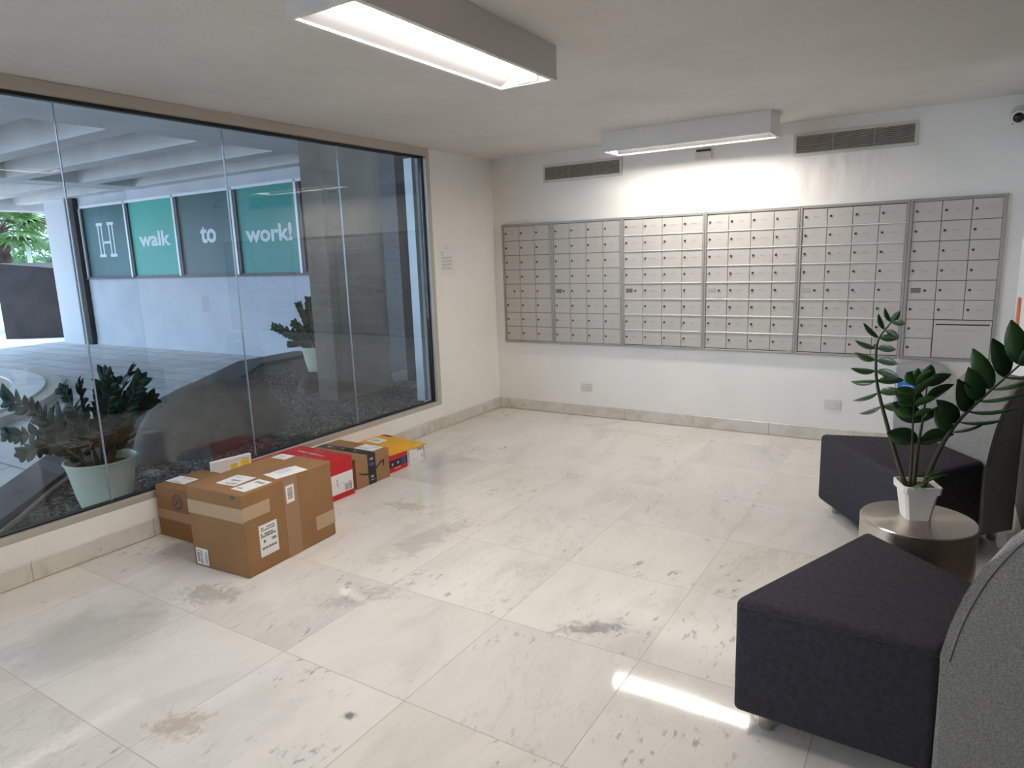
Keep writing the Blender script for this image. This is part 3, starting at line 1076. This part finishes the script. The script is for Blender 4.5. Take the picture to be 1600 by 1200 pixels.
# ================================================================== PARCELS
class Box:
    def __init__(s, name, label, loc, rz, size, m, cat='box', bev=.004, lid=True):
        s.t = thing(name, label, cat, loc, rz)
        s.s = size
        w_, l_, h_ = size
        s.body = simple('carton', (0, 0, .0005), (w_, l_, h_), m, s.t, bev=bev, seg=2)

    def frame(s, face):
        w_, l_, h_ = s.s
        if face == 'x':
            return Matrix(((0, 0, 1, w_), (1, 0, 0, 0), (0, 1, 0, 0), (0, 0, 0, 1)))
        if face == 'y':
            return Matrix(((1, 0, 0, 0), (0, 0, -1, 0), (0, 1, 0, 0), (0, 0, 0, 1)))
        return Matrix(((1, 0, 0, 0), (0, 1, 0, 0), (0, 0, 1, h_), (0, 0, 0, 1)))

    def patch(s, name, face, u0, v0, u1, v1, m, th=.0007, prints=(), rot=0.0, parent=None, ink='ink', lift=0.0):
        mx = s.frame(face) @ Matrix.Translation((u0, v0, lift)) @ Matrix.Rotation(rot, 4, 'Z')
        q = MB()
        q.box((0, 0, -.0002), (u1 - u0, v1 - v0, th), mx=mx)
        for (a, b, c, d, mi) in prints:
            W, Hh = u1 - u0, v1 - v0
            q.box((a * W, b * Hh, th * .5), (c * W, d * Hh, th + .0003), mi, mx=mx)
        return q.build(name, [m, M['ink'], M['ink_pale'], M['yellow_print'], M['blue_print'], M['maroon'], M['pinkwhite']], parent or s.t)


def barcode(a, b, c, d, mi=1, n=14, seed=0, vertical=True):
    rg = random.Random(seed)
    out = []
    for i in range(n):
        w_ = (c - a) / n if vertical else (d - b) / n
        k = rg.uniform(.35, .75)
        if vertical:
            out.append((a + i * w_, b, a + (i + k) * w_, d, mi))
        else:
            out.append((a, b + i * w_, c, b + (i + k) * w_, mi))
    return out


def lines(a, b, c, d, n, mi=1, seed=0, h=.55):
    rg = random.Random(seed)
    out = []
    st = (d - b) / n
    for i in range(n):
        x = a
        while x < c - .03:
            w_ = min(rg.uniform(.06, .22) * (c - a), c - x)
            if rg.random() < .85:
                out.append((x, b + i * st, x + w_, b + (i + h) * st, mi))
            x += w_ + .03 * (c - a)
    return out


# big carton
B = Box('cardboard_box', 'largest brown cardboard box, with tan tape and white labels', (.562, -3.742, 0), R(3.6), (.398, .602, .425), M['kraft'], bev=.006)
w_, l_, h_ = B.s
B.patch('tape', 'y', -.001, .283, w_ + .001, .353, M['tape'])
B.patch('tape', 'x', -.001, .290, .165, .357, M['tape'])
B.patch('tape', 'x', .462, .070, l_ + .001, .148, M['tape'])
B.patch('clear_tape', 'x', .258, .002, .352, h_ - .002, M['tape_clear'])
B.patch('shipping_label', 'x', .082, .075, .196, .238, M['white'], th=.0012, prints=lines(.12, .80, .9, .95, 2, 1, 3) + lines(.08, .60, .92, .74, 2, 1, 4, .8) + lines(.2, .42, .92, .52, 1, 1, 5, .9) + lines(.1, .22, .9, .34, 1, 1, 6, .6) + lines(.25, .06, .8, .10, 1, 6, 2))
B.patch('barcode_label', 'x', .272, .290, .327, .383, M['white'], th=.0014, prints=barcode(.2, .22, .8, .84, 1, 16, 2, False) + lines(.2, .88, .8, .93, 1, 2, 2))
B.patch('barcode_label', 'y', .018, .010, .108, .098, M['white'], prints=barcode(.08, .15, .3, .9, 1, 8, 5, False) + barcode(.36, .1, .52, .9, 1, 9, 6, False) + barcode(.74, .15, .92, .85, 1, 9, 7, False))
B.patch('shipping_label', 'z', .118, .082, .252, .222, M['white'], prints=lines(.35, .1, .9, .3, 2, 1, 7) + barcode(.3, .42, .75, .55, 1, 12, 1) + lines(.1, .75, .5, .9, 2, 2, 8), rot=R(2))
B.patch('shipping_label', 'z', .268, .052, .372, .215, M['white'], prints=barcode(.2, .72, .85, .86, 1, 14, 9) + lines(.1, .12, .5, .25, 2, 1, 9), rot=R(-4))
B.patch('shipping_label', 'z', .035, .520, .140, .598, M['white'], prints=lines(.1, .2, .8, .8, 3, 2, 4))
B.patch('flap_seam', 'z', w_ / 2 - .001, .004, w_ / 2 + .001, l_ - .004, M['gap'], th=.0004)
B.patch('stamped_print', 'z', .078, .318, .235, .328, M['kraft'], th=.0003, prints=lines(0, 0, 1, .9, 1, 1, 11, .8), rot=R(-3))
simple('torn_corner', (w_ - .075, -.0012, h_ - .026), (w_ - .045, .002, h_ - .010), M['gap'], B.t)

# thin mailers
def mailer(name, label, loc, rot, L, W, th, m, prints=(), mats=()):
    t = thing(name, label, 'envelope', loc)
    t.rotation_euler = rot
    n = 10
    q = MB()
    bmesh.ops.create_grid(q.bm, x_segments=n, y_segments=n, size=.5)
    for v in q.bm.verts:
        x, y = v.co.x, v.co.y
        e = (1 - (2 * x) ** 4) * (1 - (2 * y) ** 4)
        v.co = V((x * L, y * W, th * e + .0012))
    geo = bmesh.ops.duplicate(q.bm, geom=q.bm.verts[:] + q.bm.edges[:] + q.bm.faces[:])
    dv = [g for g in geo['geom'] if isinstance(g, bmesh.types.BMVert)]
    for v in dv:
        v.co.z = .0006
    bmesh.ops.bridge_loops(q.bm, edges=[e for e in q.bm.edges if e.is_boundary])
    q.build('pouch', m, t, smooth=True, angle=50)
    for nm, a, b, c, d, mm in prints:
        p = MB()
        nn = 6
        vs = []
        for i in range(nn + 1):
            row = []
            for j in range(nn + 1):
                x = (a + (c - a) * i / nn)
                y = (b + (d - b) * j / nn)
                e = (1 - (2 * x) ** 4) * (1 - (2 * y) ** 4)
                row.append(p.bm.verts.new((x * L, y * W, th * e + .0019)))
            vs.append(row)
        for i in range(nn):
            for j in range(nn):
                p.bm.faces.new((vs[i][j], vs[i + 1][j], vs[i + 1][j + 1], vs[i][j + 1]))
        r = bmesh.ops.extrude_face_region(p.bm, geom=p.bm.faces[:])
        for v in [g for g in r['geom'] if isinstance(g, bmesh.types.BMVert)]:
            v.co.z -= .0008
        p.build(nm, mm, t)
    return t


mailer('mailing_envelope', 'white mailing envelope lying on the largest brown box', (.868, -3.372, .4262), (0, 0, R(82)), .185, .125, .012, M['white'],
       [('dark_stripe', -.38, .30, .38, .40, M['maroon']), ('address_print', -.3, -.28, .12, .16, mat('pale_blue_print', (.62, .68, .76), .6))])

# smaller carton behind it against the curb
B = Box('cardboard_box', 'smaller brown cardboard box with round dark emblem beside the curb', (.022, -3.600, 0), R(2.0), (.500, .300, .302), M['kraft_small'], bev=.005)
w_, l_, h_ = B.s
B.patch('shipping_label', 'z', .004, .062, .165, .160, M['white'], prints=lines(.35, .7, .8, .9, 2, 2, 1) + lines(.1, .1, .7, .25, 1, 1, 2), rot=R(3))
B.patch('clear_tape', 'y', 0, .110, w_, .165, mat('clear_brown_tape', (.32, .19, .105), .3))
em = MB()
em.lathe([(.046, 0), (.046, .0008)], n=32)
em.lathe([(.030, .0008), (.030, .0012)], n=32, mi=1)
em.box((-.016, -.014, .0011), (.016, .016, .0015))
e_ = em.build('emblem', [mat('dark_brown_ink', (.13, .075, .04), .8), mat('mid_brown_ink', (.20, .12, .065), .8)], B.t)
e_.rotation_euler.x = R(90)
e_.location = (.192, -.0001, .225)

# white mailer standing behind
t = thing('flat_mailer_box', 'flat white box with yellow print, upright behind largest brown box', 'box', (.130, -3.30, .303 - .10))
t.location = (.066, -3.297, .0)
t.rotation_euler = (0, R(0), R(-11))
WM = MB()
WM.box((0, 0, .001), (.026, .246, .362), bev=.003, seg=2)
wm = WM.build('sleeve', M['white'], t)
simple('yellow_patch', (.0255, .115, .285), (.0266, .155, .325), M['yellow_print'], t)
simple('yellow_patch', (.0255, .178, .292), (.0266, .232, .334), M['yellow_print'], t)
simple('print_line', (.0255, .180, .340), (.0266, .230, .346), M['ink_pale'], t)
t.rotation_euler.y = R(6)

# red carton
B = Box('red_parcel_box', 'red box with white barcode panel behind the largest brown box', (.022, -3.045, 0), R(-1.2), (.495, .478, .262), M['red'], bev=.004)
w_, l_, h_ = B.s
B.patch('white_panel', 'x', .06, .036, l_ - .003, .165, M['white'], prints=barcode(.82, .06, .97, .40, 1, 12, 3) + lines(.66, .35, .72, .80, 4, 1, 2, .6) + lines(.79, .44, .97, .50, 1, 1, 5))
B.patch('packing_tape', 'z', w_ / 2 - .035, .003, w_ / 2 + .035, l_ - .003, mat('clear_red_tape', (.50, .03, .02), .2), th=.0004)
B.patch('script_print', 'z', .095, .372, .355, .388, M['red'], th=.0003, prints=lines(0, 0, 1, .95, 1, 6, 21, .9), rot=R(-2))
B.patch('lower_flap', 'x', .0, .001, l_ + .003, .033, M['red'], th=.004)

# brown box with smile arrow
B = Box('smile_parcel_box', 'brown box with black tape and curved smile arrow', (.020, -2.528, 0), R(0), (.484, .322, .212), M['kraft_pale'], bev=.003)
w_, l_, h_ = B.s
B.patch('black_tape', 'x', .112, .001, .188, h_ + .001, M['tape_black'], prints=[(.3, .80, .7, .86, 2), (.3, .22, .65, .28, 2), (.2, .61, .8, .70, 4), (.25, .13, .75, .15, 2)])
B.patch('black_tape', 'z', .0, .112, w_ + .0006, .188, M['tape_black'], prints=[(.15, .4, .2, .65, 2), (.42, .4, .47, .65, 2), (.28, .35, .36, .6, 4), (.66, .4, .71, .65, 2)])
B.patch('shipping_label', 'z', .275, .200, .452, .312, M['white'], prints=lines(.1, .15, .6, .5, 3, 2, 1) + lines(.55, .6, .95, .85, 2, 2, 7))
sm = MB()
up_, lo_ = [], []
for i in range(25):
    u = i / 24
    y = .026 + .232 * u
    zc = .106 - .030 * math.sin(math.pi * min(1, u * 1.15)) + .026 * u * u
    th = .003 + .011 * math.sin(math.pi * (u * .85 + .08))
    up_.append((y, zc + th / 2))
    lo_.append((y, zc - th / 2))
sm.prism(lo_ + up_[::-1], w_ - .0002, w_ + .0014, axis='x')
# open arrow head
sm.prism([(.224, .134), (.273, .143), (.270, .134), (.228, .126)][::-1], w_ - .0002, w_ + .0014, axis='x')
sm.prism([(.263, .136), (.273, .143), (.267, .098), (.258, .099)][::-1], w_ - .0002, w_ + .0014, axis='x')
sm.build('smile_arrow', M['tape_black'], B.t)

# red box with black band and white postal box under the yellow envelope
B = Box('red_parcel_box', 'small red box with black band under the yellow envelope', (.022, -2.168, 0), R(0), (.444, .196, .118), M['red'], bev=.002)
w_, l_, h_ = B.s
B.patch('black_band', 'x', .004, .036, l_ - .002, .090, M['tape_black'], prints=[(.12, .25, .2, .6, 2), (.42, .3, .52, .65, 2), (.66, .1, .74, .9, 4), (.80, .1, .9, .9, 4)])
B.patch('pale_print', 'x', .05, .022, .12, .029, M['red'], th=.0004, prints=lines(0, 0, 1, 1, 1, 6, 4, .8))
B = Box('postal_box', 'small white postal box under the yellow envelope', (.022, -1.966, 0), R(1), (.438, .196, .116), M['white'], bev=.002)
w_, l_, h_ = B.s
B.patch('stripe', 'x', .008, .003, .013, h_ - .012, M['maroon'])
B.patch('stripe', 'x', l_ - .012, .003, l_ - .007, h_ - .012, M['maroon'])
B.patch('print', 'x', .022, .022, l_ - .02, .105, M['white'], prints=lines(.60, .78, .95, .92, 1, 4, 3, .9) + lines(.05, .62, .5, .72, 1, 6, 3) + lines(.05, .10, .6, .16, 1, 2, 3) + [(.86, .1, .96, .28, 2)], th=.0003)
t = mailer('padded_envelope', 'yellow padded envelope lying over two small boxes by the curb', (.238, -1.925, .1188), (0, R(2.0), R(-4)), .455, .375, .018, M['yellow'],
           [('address_label', -.38, -.18, -.08, .10, M['white']), ('dark_print', -.30, -.10, -.16, .02, M['ink_pale']), ('postmark', -.46, .30, -.20, .43, M['maroon'])])
t.location.z = .127


# ================================================================== LOUNGE CHAIRS
def lounge_chair(loc, rz, label, shift=0):
    t = thing('lounge_chair', label, 'chair', loc, rz, 'wedge shaped lounge chairs')
    D1, D2 = .505, .725
    hw0, hw1 = .40, .215
    hb0, hb1 = .222, .168
    s = MB()
    poly = [(0, -hw0), (D1, -hw1), (D1, hw1), (0, hw0)]
    s.prism(poly, .06, .445, bev=.022, seg=4)
    for v in s.bm.verts:   # gently crowned top
        if v.co.z > .43:
            v.co.z += .010 * (1 - (v.co.y / .42) ** 2) * max(0, 1 - ((v.co.x - .25) / .3) ** 2)
    s.build('seat', M['navy'], t, smooth=True, angle=35)
    # curved back: profile swept across, narrowing to the rear
    prof = [(D1, .06), (D1 + .002, .43), (.522, .52), (.545, .61), (.578, .70), (.622, .785), (.662, .828), (.692, .842), (.716, .838), (D2, .815), (D2, .06)]
    b = MB()
    rows = []
    for k in (-1, 1):
        rows.append([b.bm.verts.new((x, k * (hb0 + (hb1 - hb0) * (x - D1) / (D2 - D1)), z)) for x, z in prof])
    n = len(prof)
    fs = [b.bm.faces.new(rows[0]), b.bm.faces.new(list(reversed(rows[1])))]
    for i in range(n):
        fs.append(b.bm.faces.new((rows[0][(i + 1) % n], rows[0][i], rows[1][i], rows[1][(i + 1) % n])))
    es = list(set(fs[0].edges) | set(fs[1].edges))
    bmesh.ops.bevel(b.bm, geom=es, offset=.020, segments=4, affect='EDGES', profile=.5, clamp_overlap=True)
    b.build('backrest', M['wool'], t, smooth=True, angle=40)
    for k in (-1, 1):
        ss = MB()
        ss.tube([(.012, k * (hw0 - .006), .421), (D1, k * (hw1 - .0005), .421)], .0026, 6)
        ss.build('seat_seam', M['black'], t)
    for k in (-1, 1):
        pp = MB()
        pts = [(x + .022, k * (hb0 + (hb1 - hb0) * (x + .022 - D1) / (D2 - D1) + .0002), z - .012) for x, z in prof[1:8]]
        pp.tube(catmull(pts, 4), .0017, 6)
        pp.build('back_seam', M['seam'], t)
    for x, y in ((.07, -.315), (.07, .315), (.65, -.12), (.65, .12)):
        MB().lathe([(.019, 0), (.021, .004), (.021, .0615)], c=(x, y, .0005), n=20).build('leg', M['chrome'], t, smooth=True, angle=40)
    return t


lounge_chair((3.383, -3.268, 0), R(-22.0), 'nearest charcoal lounge chair with grey wool back')
lounge_chair((3.402, -1.858, 0), R(34.0), 'charcoal lounge chair with grey back, beyond the steel table')

# side table
TZ = .442
t = thing('side_table', 'round brushed steel drum table between the lounge chairs', 'table', (3.69, -2.68, 0))
MB().lathe([(.198, .001), (.200, .004), (.200, TZ - .012)], n=72).build('drum', M['steel'], t, smooth=True, angle=30)
MB().lathe([(.200, TZ - .012), (.2005, TZ - .004), (.197, TZ), (.001, TZ)], n=72, cap=False).build('table_top', brushed(mat('brushed_steel_top', (.60, .54, .47), .32, 1.0)), t, smooth=True, angle=30)


# ================================================================== ZZ PLANTS
def zz_stem(parent, pts, r0, L, W, side, seed, start=.3, n=8, tipL=.7, mleaf='leaf', spread=50, asym=1.0, spread2=None, edge=0):
    rg = random.Random(seed)
    P = catmull(pts, 8)
    N = len(P)
    st = MB()
    st.tube(P, [r0 * (1 - .72 * i / (N - 1)) for i in range(N)], 8)
    so = st.build('stem', M['stem'], parent, smooth=True)
    lf = MB()
    side = V(side)
    for i in range(n):
        u = start + (1 - start) * i / (n - 1)
        k = min(N - 2, int(u * (N - 1)))
        p = P[k].lerp(P[k + 1], u * (N - 1) - k) if k + 1 < N else P[-1]
        t = (P[min(k + 2, N - 1)] - P[max(k - 1, 0)]).normalized()
        sd = (side - t * side.dot(t)).normalized()
        nm = t.cross(sd).normalized()
        size = (1 - (1 - tipL) * (i / (n - 1))) * (.8 + .2 * min(1, i / 2))
        for s_ in (-1, 1):
            f_ = i / (n - 1)
            a = R((spread + (spread2 - spread) * f_ if spread2 else spread * (1 - .25 * f_)) + rg.uniform(-10, 10))
            d = t * math.cos(a) + sd * (s_ * math.sin(a)) + nm * rg.uniform(-.3, .3)
            nrm = nm + t * .25 + V((rg.uniform(-.3, .3), rg.uniform(-.3, .3), rg.uniform(-.2, .2)))
            if edge == s_:
                nrm = d.cross(nm) + nm * .5
            l = L * size * rg.uniform(.88, 1.1) * (asym if s_ < 0 else 1)
            lf.leaf(p + d * .004, d, nrm, l, W * size * rg.uniform(.9, 1.1))
    t = (P[-1] - P[-3]).normalized()
    sd = (side - t * side.dot(t)).normalized()
    lf.leaf(P[-1], t, t.cross(sd), L * tipL * .95, W * tipL)
    lf.build('leaves', M[mleaf], so, smooth=True)
    return so


# plant on the steel table
PX, PY = 3.680, -2.665
t = thing('potted_plant', 'leafy green plant in square white pot on the steel table', 'plant', (PX, PY, TZ))
pt = MB()
def sq(mb, rings, mi=0, bev=.010):
    prev = None
    fs = []
    for hw, z in rings:
        c = bev
        pts = [(-hw + c, -hw), (hw - c, -hw), (hw, -hw + c), (hw, hw - c), (hw - c, hw), (-hw + c, hw), (-hw, hw - c), (-hw, -hw + c)]
        vs = [mb.bm.verts.new((x, y, z)) for x, y in pts]
        if prev:
            for i in range(8):
                fs.append(mb.bm.faces.new((prev[i], prev[(i + 1) % 8], vs[(i + 1) % 8], vs[i])))
        else:
            fs.append(mb.bm.faces.new(list(reversed(vs))))
        prev = vs
    fs.append(mb.bm.faces.new(prev))
    return fs
sq(pt, [(.043, .0005), (.058, .110), (.066, .112), (.068, .140), (.062, .141), (.058, .118)])
po = pt.build('pot', M['potwhite'], t)
po.rotation_euler.z = R(20)
so_ = MB()
sq(so_, [(.050, .112), (.057, .126)])
so_ = so_.build('soil', M['soil'], t)
so_.rotation_euler.z = R(20)


def W2L(p):
    return V(p) - V((PX, PY, TZ))


zz_stem(t, [W2L(p) for p in ((3.642, -2.665, .56), (3.600, -2.66, .68), (3.556, -2.655, .82), (3.522, -2.65, .94), (3.510, -2.65, 1.03), (3.513, -2.66, 1.13), (3.552, -2.67, 1.20))],
        .0095, .105, .044, (.98, -.20, 0), 11, start=.40, n=9, tipL=.55, spread=108, spread2=62, mleaf='leaf', edge=-1)
zz_stem(t, [W2L(p) for p in ((3.668, -2.665, .56), (3.672, -2.69, .72), (3.682, -2.715, .86), (3.686, -2.73, .975))],
        .0085, .165, .100, (.85, .40, .2), 12, start=.40, n=4, tipL=.55, spread=68)
zz_stem(t, [W2L(p) for p in ((3.698, -2.668, .56), (3.742, -2.69, .73), (3.790, -2.71, .845), (3.862, -2.74, .955), (3.950, -2.77, 1.075))],
        .0105, .145, .066, (-.60, -.35, .65), 13, start=.40, n=7, tipL=1.05, spread=58, edge=-1)
zz_stem(t, [W2L(p) for p in ((3.655, -2.69, .56), (3.655, -2.72, .70), (3.650, -2.75, .86), (3.650, -2.77, .985))],
        .006, .095, .050, (.85, .53, .1), 14, start=.66, n=4, tipL=.75, spread=60, mleaf='leaf_pale')
zz_stem(t, [W2L(p) for p in ((3.69, -2.70, .56), (3.700, -2.74, .60), (3.722, -2.77, .64))],
        .005, .075, .04, (.85, .53, .2), 15, start=.55, n=2, tipL=.8, spread=60, mleaf='leaf_pale')


def big_pot(loc, label, seed, stems):
    t = thing('potted_plant', label, 'plant', loc)
    MB().lathe([(.115, .0), (.120, .004), (.150, .12), (.172, .25), (.186, .315), (.194, .320), (.194, .328), (.186, .330), (.178, .320), (.165, .27)], n=48).build('pot', M['potcream'], t, smooth=True, angle=40)
    MB().lathe([(.158, .27), (.166, .278)], n=40).build('soil', M['soil'], t)
    rg = random.Random(seed)
    rr, ff = V((.845, .535, 0)), V((-.535, .845, 0))
    for i, (ax, az, dp, L) in enumerate(stems):
        b = rr * (ax * .12) + ff * (dp * .12 + rg.uniform(-.05, .05)) + V((0, 0, .26))
        tip = rr * ax + ff * dp + V((0, 0, .33 + az))
        mid = b.lerp(tip, .5) + V((0, 0, .06 + .05 * rg.random()))
        sd = rr if abs(ax) < .12 else (V((-az, 0, 0)).x * rr + V((0, 0, ax)))
        if i % 3 == 0 and ax > -.2:
            sd = sd + ff * .9
        zz_stem(t, [b, b.lerp(mid, .5) + V((0, 0, .015)), mid, tip], .010, L * 1.08, L * .60, sd, seed * 50 + i, start=.22, n=15, tipL=.85, spread=46, mleaf='leaf_dark')
    return t


big_pot((-.435, -3.645, .08), 'green plant in cream pot nearest, behind the left glass pane', 3,
        [(-.55, .36, .10, .105), (-.60, .13, .12, .095), (-.26, .37, .16, .085), (-.12, .40, .10, .085), (.02, .46, .12, .085), (.11, .42, .03, .09), (.17, .47, .10, .10),
         (.26, .43, .06, .085), (.24, .30, .16, .085), (-.42, .05, -.02, .09), (-.34, .22, .22, .09), (.05, .28, .18, .09), (.18, .22, .02, .09)])
big_pot((-3.25, .56, .08), 'distant green plant in cream pot beside the concrete column', 7,
        [(-.52, .26, .05, .095), (-.42, .16, .12, .09), (-.18, .52, .05, .09), (-.08, .58, .1, .09), (.05, .62, .02, .09), (.16, .5, .1, .09), (.3, .42, .08, .09), (-.25, .30, .0, .09),
         (-.14, .36, .15, .09), (.42, .28, .05, .09), (-.32, .04, .0, .08), (.08, .4, -.1, .09)])

# ================================================================== GREY BIN WITH BLUE NOTICE
t = thing('waste_bin', 'pale grey bin with blue notice against the back wall', 'bin', (3.475, -.32, 0), 0)
b = MB()
b.prism([(0, .01), (.32, .01), (.32, .600), (.30, .630), (.26, .652), (.20, .662), (0, .650)][::-1], 0, .29, axis='y', bev=.008, seg=2)
for v in b.bm.verts:
    v.co.x += (.65 - v.co.z) * .02 if v.co.x < .1 else 0
b.build('bin_body', M['bin'], t)
simple('paper_backing', (.012, -.0012, .372), (.165, .0005, .575), mat('pale_paper', (.60, .61, .64), .6), t)
bl = MB()
bl.box((.020, -.0022, .388), (.158, -.0008, .560))
for z, a, c in ((.525, .05, .11), (.480, .035, .14), (.472, .035, .13), (.425, .05, .12)):
    bl.box((a, -.0028, z), (c, -.0018, z + .008), 1)
bl.build('blue_notice', [M['blue'], mat('pale_blue_text', (.45, .62, .85), .6)], t)
